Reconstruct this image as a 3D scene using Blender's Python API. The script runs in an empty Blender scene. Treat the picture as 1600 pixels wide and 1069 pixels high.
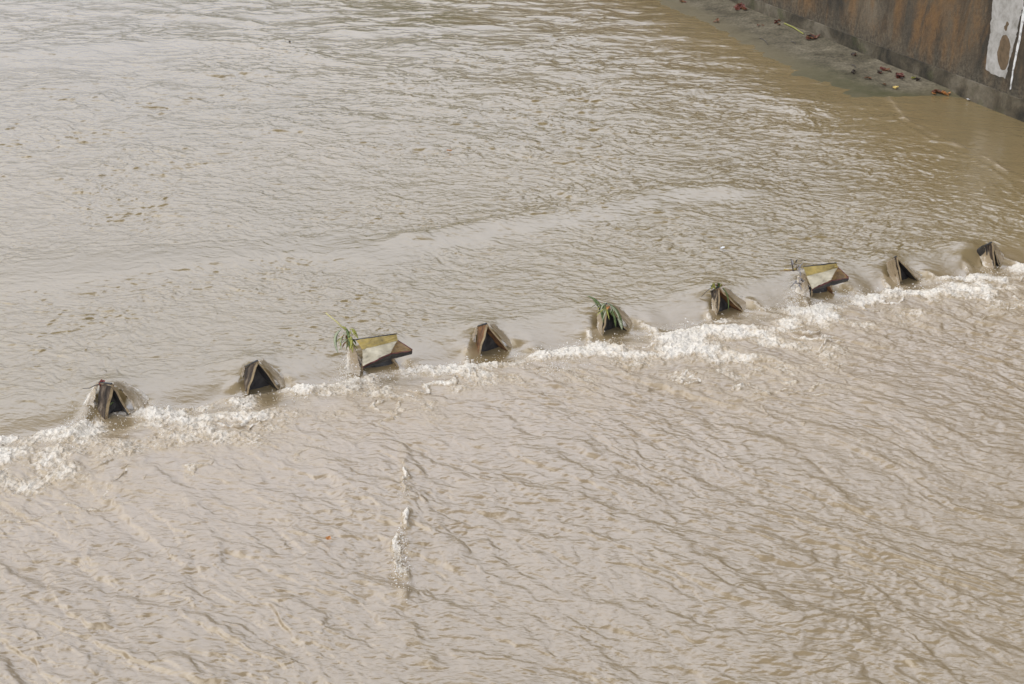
import bpy, bmesh, math, random
import numpy as np
from mathutils import Vector, Matrix

# ------------------------------------------------------------------ camera, sky, sun
S = bpy.context.scene
C = S.collection
CAM_H, DEP, FPX = 10.0, math.radians(25), 2000.0
cam_d = bpy.data.cameras.new("camera"); cam = bpy.data.objects.new("camera", cam_d); C.objects.link(cam)
cam.location = (0, 0, CAM_H); cam.rotation_euler = (math.radians(90) - DEP, 0, 0)
cam_d.sensor_width = 36.0; cam_d.lens = 45.0; cam_d.clip_end = 3000
S.camera = cam

SUN_EL, SUN_AZ = math.radians(50), math.radians(-98)       # azimuth from +Y, negative = left
SKY_HI = 20.0
w = bpy.data.worlds.new("World"); S.world = w; w.use_nodes = True
wn = w.node_tree; bg = wn.nodes["Background"]
sky = wn.nodes.new("ShaderNodeTexSky"); sky.sky_type = 'NISHITA'; sky.sun_disc = False
sky.sun_elevation = SUN_EL; sky.sun_rotation = SUN_AZ
sky.air_density = 1.2; sky.dust_density = 5.0; sky.ozone_density = 1.0
hs = wn.nodes.new("ShaderNodeHueSaturation"); hs.inputs['Saturation'].default_value = 0.25
wn.links.new(sky.outputs[0], hs.inputs['Color'])
# thin bright overcast: a cloud veil, shaped bright upstream, dark overhead and pale behind the viewer
def dirv(az, el): return Vector((math.sin(az) * math.cos(el), math.cos(az) * math.cos(el), math.sin(el)))
sdir = dirv(SUN_AZ, SUN_EL)
GAP = dirv(math.radians(-20), math.radians(28))                # the bright side of the overcast, upstream
wtc = wn.nodes.new("ShaderNodeTexCoord")
dot = wn.nodes.new("ShaderNodeVectorMath"); dot.operation = 'DOT_PRODUCT'; dot.inputs[1].default_value = GAP
wn.links.new(wtc.outputs['Generated'], dot.inputs[0])
cn = wn.nodes.new("ShaderNodeTexNoise"); cn.inputs['Scale'].default_value = 3.0; cn.inputs['Detail'].default_value = 5
wn.links.new(wtc.outputs['Generated'], cn.inputs['Vector'])
ad = wn.nodes.new("ShaderNodeMath"); ad.operation = 'MULTIPLY_ADD'; ad.inputs[1].default_value = .35
wn.links.new(cn.outputs['Fac'], ad.inputs[0]); wn.links.new(dot.outputs['Value'], ad.inputs[2])
cr = wn.nodes.new("ShaderNodeMapRange"); cr.interpolation_type = 'SMOOTHSTEP'
cr.inputs[1].default_value = .62; cr.inputs[2].default_value = 1.14; cr.inputs[3].default_value = 0; cr.inputs[4].default_value = SKY_HI
wn.links.new(ad.outputs[0], cr.inputs[0])
veil = wn.nodes.new("ShaderNodeVectorMath"); veil.operation = 'SCALE'; veil.inputs[0].default_value = (.885, .935, 1.07)
sx = wn.nodes.new("ShaderNodeSeparateXYZ"); wn.links.new(wtc.outputs['Generated'], sx.inputs[0])
er = wn.nodes.new("ShaderNodeMapRange"); er.inputs[1].default_value = 0; er.inputs[2].default_value = .68; er.inputs[3].default_value = .06; er.inputs[4].default_value = 1
wn.links.new(sx.outputs['Z'], er.inputs[0])
dk = wn.nodes.new("ShaderNodeMapRange"); dk.interpolation_type = 'SMOOTHSTEP'      # sky dimmed overhead so steep wave faces mirror dark
dk.inputs[1].default_value = .72; dk.inputs[2].default_value = .93; dk.inputs[3].default_value = 1; dk.inputs[4].default_value = .06
wn.links.new(sx.outputs['Z'], dk.inputs[0])
dm = wn.nodes.new("ShaderNodeMath"); dm.operation = 'MULTIPLY'; wn.links.new(er.outputs[0], dm.inputs[0]); wn.links.new(dk.outputs[0], dm.inputs[1])
vm = wn.nodes.new("ShaderNodeMath"); vm.operation = 'MULTIPLY'; wn.links.new(cr.outputs[0], vm.inputs[0]); wn.links.new(dm.outputs[0], vm.inputs[1])
br = wn.nodes.new("ShaderNodeMapRange"); br.interpolation_type = 'SMOOTHSTEP'      # brightness added low behind the viewer to light the foam
br.inputs[1].default_value = .25; br.inputs[2].default_value = .75; br.inputs[3].default_value = 0; br.inputs[4].default_value = 15.0
ng = wn.nodes.new("ShaderNodeMath"); ng.operation = 'MULTIPLY'; ng.inputs[1].default_value = -1
wn.links.new(sx.outputs['Y'], ng.inputs[0]); wn.links.new(ng.outputs[0], br.inputs[0])
va = wn.nodes.new("ShaderNodeMath"); va.operation = 'ADD'; wn.links.new(vm.outputs[0], va.inputs[0]); wn.links.new(br.outputs[0], va.inputs[1])
wn.links.new(va.outputs[0], veil.inputs['Scale'])
mx = wn.nodes.new("ShaderNodeMix"); mx.data_type = 'RGBA'; mx.inputs[0].default_value = .8
wn.links.new(hs.outputs[0], mx.inputs[6]); wn.links.new(veil.outputs[0], mx.inputs[7])
wn.links.new(mx.outputs[2], bg.inputs[0]); bg.inputs[1].default_value = 0.15
sun_d = bpy.data.lights.new("sun", 'SUN'); sun_d.energy = 1.1; sun_d.angle = math.radians(60); sun_d.color = (1, .95, .87)
sun = bpy.data.objects.new("sun", sun_d); C.objects.link(sun)
sun.rotation_euler = sdir.to_track_quat('Z', 'Y').to_euler()
S.view_settings.view_transform = 'Standard'; S.view_settings.look = 'None'
S.view_settings.gamma = 1; S.view_settings.exposure = 0.12
S.cycles.max_bounces = 6; S.cycles.use_denoising = True

random.seed(4); RNG = np.random.default_rng(7)

# ------------------------------------------------------------------ measuring helpers
# the photograph was surveyed once: a sight line meets a level (at) or an upright plane along the weir (pw)
ST, CT = math.sin(math.radians(65)), math.cos(math.radians(65))
def ray(px, py):
    cx, cy = (px - 800) / FPX, -(py - 534.5) / FPX
    return np.array([cx, cy * CT + ST, cy * ST - CT])
CAMP = np.array([0, 0, CAM_H])
def at(px, py, z=0.0):
    d = ray(px, py); return CAMP + d * ((z - CAM_H) / d[2])
WO = np.array([0.0, 21.13]); WU = np.array([math.cos(math.atan(.3987)), math.sin(math.atan(.3987))])
WN = np.array([WU[1], -WU[0]])                                # downstream
WN3 = np.array([WN[0], WN[1], 0]); WU3 = np.array([WU[0], WU[1], 0])
def pw(px, py, up=0.0):
    """point of the sight line on the upright plane 'up' metres upstream of the weir front"""
    d = ray(px, py); o = np.array([WO[0], WO[1], 0]) - WN3 * up
    return CAMP + d * (np.dot(o - CAMP, WN3) / np.dot(d, WN3))

# ------------------------------------------------------------------ noise (vectorised Perlin)
def make_perm(seed):
    r = np.random.default_rng(seed); p = r.permutation(256); a = r.random(256) * 2 * np.pi
    return np.concatenate([p, p]).astype(np.int32), np.cos(a).astype(np.float32), np.sin(a).astype(np.float32)
_pc = {}
def pn(x, y, seed=0):
    if seed not in _pc: _pc[seed] = make_perm(seed + 100)
    P, gx, gy = _pc[seed]
    xf = np.floor(x); yf = np.floor(y); fx = (x - xf).astype(np.float32); fy = (y - yf).astype(np.float32)
    xi = xf.astype(np.int32) & 255; yi = yf.astype(np.int32) & 255
    u = fx * fx * fx * (fx * (fx * 6 - 15) + 10); v = fy * fy * fy * (fy * (fy * 6 - 15) + 10)
    A = P[xi]; B = P[(xi + 1) & 255]
    def g(h, dx, dy): return gx[h] * dx + gy[h] * dy
    n00 = g(P[A + yi], fx, fy); n10 = g(P[B + yi], fx - 1, fy)
    y1 = (yi + 1) & 255
    n01 = g(P[A + y1], fx, fy - 1); n11 = g(P[B + y1], fx - 1, fy - 1)
    a = n00 + u * (n10 - n00); b = n01 + u * (n11 - n01)
    return (a + v * (b - a)) * 1.5
def chop(l, f, seed, k):
    """noise whose near faces lean over, like wind chop"""
    n = pn(l, f, seed); n = pn(l, f + k * n, seed); return pn(l, f + k * n, seed)
def sst(a, b, x):
    t = np.clip((x - a) / (b - a), 0, 1); return t * t * (3 - 2 * t)
def rot(x, y, deg):
    c, s = math.cos(math.radians(deg)), math.sin(math.radians(deg))
    return c * x + s * y, -s * x + c * y                     # coordinate along / across a line at angle deg

# ------------------------------------------------------------------ materials
def new_mat(name):
    m = bpy.data.materials.new(name); m.use_nodes = True
    return m, m.node_tree, m.node_tree.nodes["Principled BSDF"]
def N(nt, t, **kw):
    n = nt.nodes.new(t)
    for k, v in kw.items():
        if k in n.inputs: n.inputs[k].default_value = v
        else: setattr(n, k, v)
    return n
def noise(nt, vec, scale, detail=4, rough=.55, dist=0):
    n = nt.nodes.new("ShaderNodeTexNoise"); n.inputs['Scale'].default_value = scale
    n.inputs['Detail'].default_value = detail; n.inputs['Roughness'].default_value = rough; n.inputs['Distortion'].default_value = dist
    if vec is not None: nt.links.new(vec, n.inputs['Vector'])
    return n.outputs['Fac']
def ramp(nt, fac, stops):
    r = nt.nodes.new("ShaderNodeValToRGB"); e = r.color_ramp.elements
    while len(e) < len(stops): e.new(.5)
    for k, (p, c) in enumerate(stops):
        e[k].position = p; e[k].color = (*c, 1) if len(c) == 3 else c
    nt.links.new(fac, r.inputs[0]); return r.outputs[0]
def mixc(nt, fac, a, b, mode='MIX'):
    m = nt.nodes.new("ShaderNodeMix"); m.data_type = 'RGBA'; m.blend_type = mode
    for v, i in ((fac, 0), (a, 6), (b, 7)):
        if hasattr(v, 'is_linked'): nt.links.new(v, m.inputs[i])
        elif i == 0: m.inputs[0].default_value = v
        else: m.inputs[i].default_value = (*v, 1)
    return m.outputs[2]
def math_n(nt, op, a, b=0.0, clamp=False):
    m = nt.nodes.new("ShaderNodeMath"); m.operation = op; m.use_clamp = clamp
    for v, i in ((a, 0), (b, 1)):
        if hasattr(v, 'is_linked'): nt.links.new(v, m.inputs[i])
        else: m.inputs[i].default_value = v
    return m.outputs[0]
def mapping(nt, vec, scale, rotz=0):
    mp = nt.nodes.new("ShaderNodeMapping"); mp.inputs['Scale'].default_value = scale; mp.inputs['Rotation'].default_value = (0, 0, rotz)
    nt.links.new(vec, mp.inputs['Vector']); return mp.outputs[0]
def bump(nt, h, dist, strength=1.0, normal=None):
    b = nt.nodes.new("ShaderNodeBump"); b.inputs['Distance'].default_value = dist
    if hasattr(strength, 'is_linked'): nt.links.new(strength, b.inputs['Strength'])
    else: b.inputs['Strength'].default_value = strength
    nt.links.new(h, b.inputs['Height'])
    if normal is not None: nt.links.new(normal, b.inputs['Normal'])
    return b.outputs[0]

def water_material():
    m, nt, b = new_mat("muddy_water")
    geo = nt.nodes.new("ShaderNodeNewGeometry"); P = geo.outputs['Position']
    def attr(n):
        a = nt.nodes.new("ShaderNodeAttribute"); a.attribute_name = n; return a.outputs['Fac']
    foam, aer, calm = attr('foam'), attr('aer'), attr('calm')
    big = noise(nt, P, .12, 3)
    mud = ramp(nt, big, [(.3, (.222, .166, .076)), (.7, (.262, .197, .096))])
    col = mixc(nt, aer, mud, (.315, .240, .150))
    f1 = noise(nt, P, 7, 6, .68, 1.2); f2 = noise(nt, P, 34, 4, .65, .6)
    fn = math_n(nt, 'ADD', math_n(nt, 'MULTIPLY', f1, .7), math_n(nt, 'MULTIPLY', f2, .3))
    thr = math_n(nt, 'SUBTRACT', math_n(nt, 'ADD', math_n(nt, 'MULTIPLY', foam, .62), fn), .765)
    white = math_n(nt, 'MULTIPLY', thr, 3.6, True)
    tan = math_n(nt, 'MULTIPLY', foam, 1.25, True)
    col = mixc(nt, tan, col, (.47, .375, .25))
    col = mixc(nt, white, col, (.82, .765, .67))
    nt.links.new(col, b.inputs['Base Color'])
    rgh = math_n(nt, 'ADD', math_n(nt, 'ADD', math_n(nt, 'MULTIPLY', foam, .22), math_n(nt, 'MULTIPLY', white, .35)), .05, True)
    nt.links.new(rgh, b.inputs['Roughness'])
    b.inputs['IOR'].default_value = 1.85
    nt.links.new(math_n(nt, 'SUBTRACT', .5, math_n(nt, 'MULTIPLY', foam, .42), True), b.inputs['Specular IOR Level'])
    # finest ripples
    v1 = mapping(nt, P, (1.0, 2.6, 1), math.radians(22)); n1 = noise(nt, v1, 5.5, 3, .55, .5)
    v2 = mapping(nt, P, (1.0, 2.2, 1), math.radians(35)); n2 = noise(nt, v2, 14, 3, .6, .3)
    st = math_n(nt, 'SUBTRACT', 1.0, math_n(nt, 'MULTIPLY', calm, .8), True)
    nb = bump(nt, n1, .012, st); nb = bump(nt, n2, .004, st, nb)
    nb = bump(nt, fn, .05, foam, nb)
    nt.links.new(nb, b.inputs['Normal'])
    return m
WATER = water_material()

def concrete_wall_mat(name, lower):
    m, nt, b = new_mat(name)
    tc = nt.nodes.new("ShaderNodeTexCoord"); O = tc.outputs['Object']
    vs = mapping(nt, O, (1, 1, .34)); streak = noise(nt, vs, .95, 8, .66, 1.1)
    bl = noise(nt, O, .8, 6, .6, .5); fine = noise(nt, O, 9, 6, .7); grit = noise(nt, O, 45, 3, .7)
    if not lower:
        soft = noise(nt, mapping(nt, O, (1, 1, .55)), .55, 5, .6, .3)
        col = ramp(nt, soft, [(.36, (.07, .060, .044)), (.5, (.125, .095, .060)), (.64, (.18, .145, .10))])
        rust = ramp(nt, streak, [(.44, (0, 0, 0)), (.60, (1, 1, 1))])
        col = mixc(nt, math_n(nt, 'MULTIPLY', rust, .9), col, (.20, .112, .045))
        dark = ramp(nt, noise(nt, mapping(nt, O, (1, 1, .30)), .75, 7, .66, .5), [(.455, (0, 0, 0)), (.60, (1, 1, 1))])
        col = mixc(nt, math_n(nt, 'MULTIPLY', dark, .85), col, (.034, .030, .022))
        sep = nt.nodes.new("ShaderNodeSeparateXYZ"); nt.links.new(O, sep.inputs[0])
        tide = math_n(nt, 'SUBTRACT', math_n(nt, 'ADD', 1.0, math_n(nt, 'MULTIPLY', bl, 1.0)), sep.outputs['Z'])
        tide = math_n(nt, 'MULTIPLY', tide, 1.3, True)
        col = mixc(nt, math_n(nt, 'MULTIPLY', tide, .8), col, ramp(nt, fine, [(.35, (.05, .043, .03)), (.6, (.13, .112, .08))]))
    else:
        col = ramp(nt, bl, [(.34, (.03, .026, .017)), (.48, (.095, .078, .050)), (.62, (.19, .165, .12))])
        moss = ramp(nt, noise(nt, O, 1.3, 4, .6), [(.55, (0, 0, 0)), (.68, (1, 1, 1))])
        col = mixc(nt, math_n(nt, 'MULTIPLY', moss, .5), col, (.075, .082, .028))
    col = mixc(nt, .75, col, ramp(nt, fine, [(.25, (.5, .5, .5)), (.75, (1.25, 1.22, 1.15))]), 'MULTIPLY')
    nt.links.new(col, b.inputs['Base Color']); b.inputs['Roughness'].default_value = .85
    nb = bump(nt, fine, .05, .6); nb = bump(nt, grit, .02, .6, nb); nt.links.new(nb, b.inputs['Normal'])
    return m
def simple(name, stops, scale=6, rough=.7, bumpd=.01, stretch=(1, 1, 1), detail=5, metallic=0):
    m, nt, b = new_mat(name)
    tc = nt.nodes.new("ShaderNodeTexCoord"); v = mapping(nt, tc.outputs['Object'], stretch)
    f = noise(nt, v, scale, detail, .62, .3)
    nt.links.new(ramp(nt, f, stops), b.inputs['Base Color']); b.inputs['Roughness'].default_value = rough
    b.inputs['Metallic'].default_value = metallic
    if bumpd: nt.links.new(bump(nt, noise(nt, v, scale * 4, 4), bumpd), b.inputs['Normal'])
    return m
M_WALL = concrete_wall_mat("stained_wall", False); M_FOOT = concrete_wall_mat("mossy_footing", True)
M_PATCH = simple("pale_cement", [(.3, (.27, .255, .225)), (.5, (.40, .385, .355)), (.7, (.49, .475, .45))], 4, .85, .01)
M_STAIN = simple("brown_stain", [(.3, (.10, .07, .038)), (.7, (.19, .13, .075))], 6, .85, .01)
M_JOINT = simple("white_lime", [(.4, (.35, .34, .32)), (.52, (.75, .75, .73))], 4, .8, 0)
def apron_mat():
    m, nt, b = new_mat("wet_concrete_apron")
    tc = nt.nodes.new("ShaderNodeTexCoord"); O = tc.outputs['Object']
    big = noise(nt, O, .9, 6, .65, .4); fine = noise(nt, O, 12, 6, .75)
    col = ramp(nt, big, [(.3, (.10, .088, .062)), (.5, (.18, .16, .118)), (.7, (.27, .24, .185))])
    col = mixc(nt, .95, col, ramp(nt, fine, [(.32, (.42, .42, .42)), (.68, (1.4, 1.38, 1.32))]), 'MULTIPLY')
    col = mixc(nt, .6, col, ramp(nt, noise(nt, O, 4, 6, .75, .8), [(.35, (.5, .5, .5)), (.65, (1.3, 1.28, 1.2))]), 'MULTIPLY')
    a = nt.nodes.new("ShaderNodeAttribute"); a.attribute_name = 'wet'
    w_ = math_n(nt, 'MULTIPLY', math_n(nt, 'ADD', a.outputs['Fac'], math_n(nt, 'SUBTRACT', big, .5)), 1.0, True)
    col = mixc(nt, w_, col, (.175, .148, .088))
    a2 = nt.nodes.new("ShaderNodeAttribute"); a2.attribute_name = 'moss'
    mo = math_n(nt, 'MULTIPLY', a2.outputs['Fac'], math_n(nt, 'MULTIPLY', noise(nt, O, 2.2, 5, .65, .5), 1.15), True)
    col = mixc(nt, mo, col, (.060, .064, .026))
    nt.links.new(col, b.inputs['Base Color'])
    nt.links.new(math_n(nt, 'SUBTRACT', .95, math_n(nt, 'MULTIPLY', w_, .35)), b.inputs['Roughness']); b.inputs['Specular IOR Level'].default_value = .15
    nt.links.new(bump(nt, fine, .03, .7), b.inputs['Normal']); return m
M_APRON = apron_mat()
M_WOOD = simple("weathered_plate", [(.32, (.014, .010, .008)), (.45, (.045, .032, .022)), (.56, (.11, .080, .054)), (.66, (.26, .215, .16))], 6, .9, .03, (1, 1, .45), 8)
M_EDGE = simple("pale_edge", [(.3, (.16, .11, .06)), (.6, (.36, .27, .15))], 9, .6, .005)
M_DARK = simple("wet_shade_plate", [(.35, (.012, .012, .014)), (.65, (.045, .042, .04))], 6, .35, .01)  # near-black: wet slime plus the shade of the hollow openings in its colour
M_RUST = simple("rusty_plate", [(.3, (.04, .02, .012)), (.5, (.16, .075, .03)), (.68, (.28, .14, .05))], 7, .6, .01)
M_YEL = simple("mustard_painted_steel", [(.28, (.06, .045, .02)), (.40, (.25, .185, .055)), (.6, (.42, .31, .09)), (.8, (.50, .40, .17))], 4, .45, .004)
M_CREAM = simple("cream_painted_steel", [(.30, (.17, .15, .12)), (.42, (.42, .37, .26)), (.7, (.62, .56, .42))], 3.5, .45, .004)
M_BROWNP = simple("brown_painted_steel", [(.3, (.07, .04, .018)), (.6, (.22, .135, .045)), (.8, (.30, .20, .07))], 6, .5, .005)
M_RED = simple("dark_red_rim", [(.3, (.045, .012, .012)), (.7, (.16, .03, .028))], 8, .5, .003)
M_REDBIT = simple("red_rag", [(.3, (.16, .015, .012)), (.7, (.3, .04, .03))], 20, .6, .003)
M_STEEL = simple("black_steel", [(.3, (.02, .02, .022)), (.7, (.06, .06, .06))], 8, .4, .003)
def leafm(name, a, b_, rough=.5): return simple(name, [(.3, a), (.7, b_)], 25, rough, .002)
M_GREEN = leafm("green_leaf", (.055, .095, .028), (.145, .185, .055)); M_YGREEN = leafm("yellow_green_leaf", (.26, .28, .05), (.42, .40, .10))
M_PGREEN = leafm("pale_green_leaf", (.26, .30, .17), (.46, .48, .32)); M_STRAW = leafm("straw", (.45, .40, .16), (.62, .56, .28))
M_LRED = leafm("red_dead_leaf", (.085, .020, .013), (.17, .046, .026)); M_LBROWN = leafm("brown_dead_leaf", (.09, .04, .02), (.24, .11, .045))
M_LORANGE = leafm("orange_dead_leaf", (.40, .15, .04), (.60, .28, .09)); M_LDARK = leafm("black_dead_leaf", (.015, .012, .01), (.05, .03, .02))
M_YELLOWBIT = leafm("yellow_leaf", (.5, .36, .09), (.65, .5, .18)); M_WHITE = leafm("white_scrap", (.65, .65, .63), (.8, .8, .8))
M_TWIG = leafm("grey_twig", (.05, .045, .04), (.12, .10, .085))
M_PALEDEB = leafm("pale_fibre", (.26, .25, .25), (.52, .50, .51))

# ------------------------------------------------------------------ object helpers
def obj_from(name, verts, faces, mats, parent=None, smooth=False, origin=None):
    verts = np.asarray(verts, float)
    if parent is not None: origin = np.array(parent.matrix_world.translation) if origin is None else origin
    if origin is None: origin = np.zeros(3)
    me = bpy.data.meshes.new(name)
    loc = verts - np.asarray(origin)
    me.from_pydata([tuple(v) for v in loc], [], [tuple(f) for f in faces]); me.update()
    for m in (mats if isinstance(mats, (list, tuple)) else [mats]): me.materials.append(m)
    if smooth: me.polygons.foreach_set('use_smooth', [True] * len(me.polygons))
    o = bpy.data.objects.new(name, me); C.objects.link(o)
    if parent is not None: o.parent = parent
    else: o.location = origin
    return o
def tag(o, label=None, cat=None, group=None, kind=None):
    for k, v in (('label', label), ('category', cat), ('group', group), ('kind', kind)):
        if v: o[k] = v
    return o
def thing(name, loc, label, cat, group=None):
    o = bpy.data.objects.new(name, None); C.objects.link(o); o.location = tuple(loc); o.empty_display_size = .2
    o.matrix_world = Matrix.Translation(Vector(tuple(loc)))
    return tag(o, label, cat, group)
def slab(name, pts, thick, mats, parent=None, sub=6, wob=.006, seed=1, flip=False):
    """a plate with real thickness from 3 or 4 corner points; outer skin mats[0], inner skin mats[1], edges mats[2]"""
    p = [np.array(q, float) for q in pts]
    nrm = np.cross(p[1] - p[0], p[2] - p[0]); nrm /= np.linalg.norm(nrm)
    if flip: nrm = -nrm
    r = np.random.default_rng(seed)
    n = sub
    quad = p if len(p) == 4 else [p[0], p[0], p[1], p[2]]
    V = []; idx = {}
    for side in (0, 1):
        rr = np.random.default_rng(seed)
        for i in range(n + 1):
            for j in range(n + 1):
                a, b_ = i / n, j / n
                q = (quad[0] * (1 - a) * (1 - b_) + quad[1] * a * (1 - b_) + quad[2] * a * b_ + quad[3] * (1 - a) * b_)
                edge = i in (0, n) or j in (0, n)
                q = q + nrm * rr.normal(0, wob) + (rr.normal(0, wob * .7, 3) if edge else 0)
                V.append(q - nrm * thick * side); idx[(side, i, j)] = len(V) - 1
    F, mi = [], []
    for side in (0, 1):
        for i in range(n):
            for j in range(n):
                f = [idx[(side, i, j)], idx[(side, i + 1, j)], idx[(side, i + 1, j + 1)], idx[(side, i, j + 1)]]
                F.append(f if side == 0 else f[::-1]); mi.append(side)
    ring = [(i, 0) for i in range(n)] + [(n, j) for j in range(n)] + [(i, n) for i in range(n, 0, -1)] + [(0, j) for j in range(n, 0, -1)]
    for k in range(len(ring)):
        a, b_ = ring[k], ring[(k + 1) % len(ring)]
        F.append([idx[(0, *b_)], idx[(0, *a)], idx[(1, *a)], idx[(1, *b_)]]); mi.append(2)
    o = obj_from(name, V, F, mats, parent)
    o.data.polygons.foreach_set('material_index', mi)
    bm = bmesh.new(); bm.from_mesh(o.data); bmesh.ops.remove_doubles(bm, verts=bm.verts, dist=1e-4)
    bmesh.ops.recalc_face_normals(bm, faces=bm.faces); bm.to_mesh(o.data); bm.free()
    return o
def tube(name, pts, r0, r1, mat, parent=None, seg=6):
    pts = [np.array(p, float) for p in pts]; V, F = [], []
    for k, p in enumerate(pts):
        d = pts[min(k + 1, len(pts) - 1)] - pts[max(k - 1, 0)]; d /= np.linalg.norm(d)
        a = np.cross(d, (0.3, .2, 1)); a /= np.linalg.norm(a); b_ = np.cross(d, a)
        r = r0 + (r1 - r0) * k / (len(pts) - 1)
        for s in range(seg):
            t = 2 * math.pi * s / seg; V.append(p + r * (math.cos(t) * a + math.sin(t) * b_))
    for k in range(len(pts) - 1):
        for s in range(seg):
            s2 = (s + 1) % seg; F.append([k * seg + s, k * seg + s2, (k + 1) * seg + s2, (k + 1) * seg + s])
    F.append(list(range(seg))[::-1]); F.append([(len(pts) - 1) * seg + s for s in range(seg)])
    return obj_from(name, V, F, mat, parent, smooth=True, origin=None if parent else pts[0])
def blade(name, pts, width, mat, parent=None, side=(1, .2, .1)):
    """a leaf blade: a folded, tapering, slightly thick ribbon through pts"""
    pts = [np.array(p, float) for p in pts]; sd = np.array(side, float); sd /= np.linalg.norm(sd)
    n = len(pts); V, F = [], []
    for k, p in enumerate(pts):
        t = k / (n - 1); wd = width * (math.sin(math.pi * min(max(.12 + .88 * t, 0), 1)) ** .6 + .05) * .5
        d = pts[min(k + 1, n - 1)] - pts[max(k - 1, 0)]; up = np.cross(sd, d); up /= (np.linalg.norm(up) + 1e-9)
        V += [p - sd * wd, p + up * wd * .25 + up * .001, p + sd * wd, p - up * .004 + up * wd * .25]
    for k in range(n - 1):
        a, b_ = 4 * k, 4 * (k + 1)
        for i in range(4):
            j = (i + 1) % 4; F.append([a + i, a + j, b_ + j, b_ + i])
    F.append([0, 3, 2, 1]); e = 4 * (n - 1); F.append([e, e + 1, e + 2, e + 3])
    return obj_from(name, V, F, mat, parent, smooth=True, origin=None if parent else pts[0])

# ------------------------------------------------------------------ ground far below and beyond
def sheet_obj(name, z, x0, x1, y0, y1, mat):
    return obj_from(name, [(x0, y0, z), (x1, y0, z), (x1, y1, z), (x0, y1, z)], [(0, 1, 2, 3)], mat)
M_GROUND = simple("river_bed", [(.3, (.10, .08, .05)), (.7, (.18, .15, .10))], .3, .9, .02)
tag(sheet_obj("ground", -2.0, -900, 900, -200, 1800, M_GROUND), kind='structure')
# wooded hillside of the far right bank (out of the picture, seen only as the brown reflection)
M_HILL = simple("wooded_hillside", [(.3, (.025, .035, .012)), (.6, (.06, .07, .028)), (.8, (.09, .09, .04))], .25, .9, .3)
hv, hf = [], []
HX, HY = 92, 18
for j in range(HY + 1):
    for i in range(HX + 1):
        x = -78 + i * 3.2; t = j / HY
        y = 96 + t * 45 - .25 * max(x, 0)
        top = 24 * float(sst(-42, 8, np.array(x))) + 11 * float(sst(0, 30, np.array(x))) + 10.5
        z = -2 + top * (t ** .45) + 1.6 * float(pn(np.array([x * .21]), np.array([t * 7.0]), 40)[0]) * (t > 0) + 1.2 * float(pn(np.array([x * .6]), np.array([t * 19.0]), 41)[0]) * (t > 0)
        hv.append((x + 1.5 * float(pn(np.array([x * .4]), np.array([t * 9.]), 42)[0]), y, z))
for j in range(HY):
    for i in range(HX):
        a = j * (HX + 1) + i; hf.append((a, a + 1, a + HX + 2, a + HX + 1))
tag(obj_from("hillside", hv, hf, M_HILL, smooth=True), kind='structure')

# ------------------------------------------------------------------ river surface
ZU = 0.17                                                     # level above the weir
PRISM_PX = [(180, 652), (412, 612), (598, 580), (775, 553), (957, 515), (1142, 487), (1290, 462), (1418, 440), (1548, 420)]
PT = [float(np.dot(at(*p)[:2] - WO, WU)) for p in PRISM_PX]

def polydist(X, Y, pts):
    """signed distance (left of travel positive) and run along a polyline"""
    best = np.full(X.shape, 1e9, np.float32); sg = np.zeros_like(best); run = np.zeros_like(best); acc = 0
    for k in range(len(pts) - 1):
        a, b_ = pts[k], pts[k + 1]; d = b_ - a; L = np.hypot(*d); d = d / L
        s = np.clip((X - a[0]) * d[0] + (Y - a[1]) * d[1], 0, L)
        ex = X - a[0] - s * d[0]; ey = Y - a[1] - s * d[1]; dd = np.hypot(ex, ey)
        m = dd < best
        best = np.where(m, dd, best); sg = np.where(m, np.sign(d[0] * ey - d[1] * ex), sg); run = np.where(m, acc + s, run); acc += L
    return best * sg, run / acc
def PL(pts, z): return [at(*p, z)[:2] for p in pts]

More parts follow.
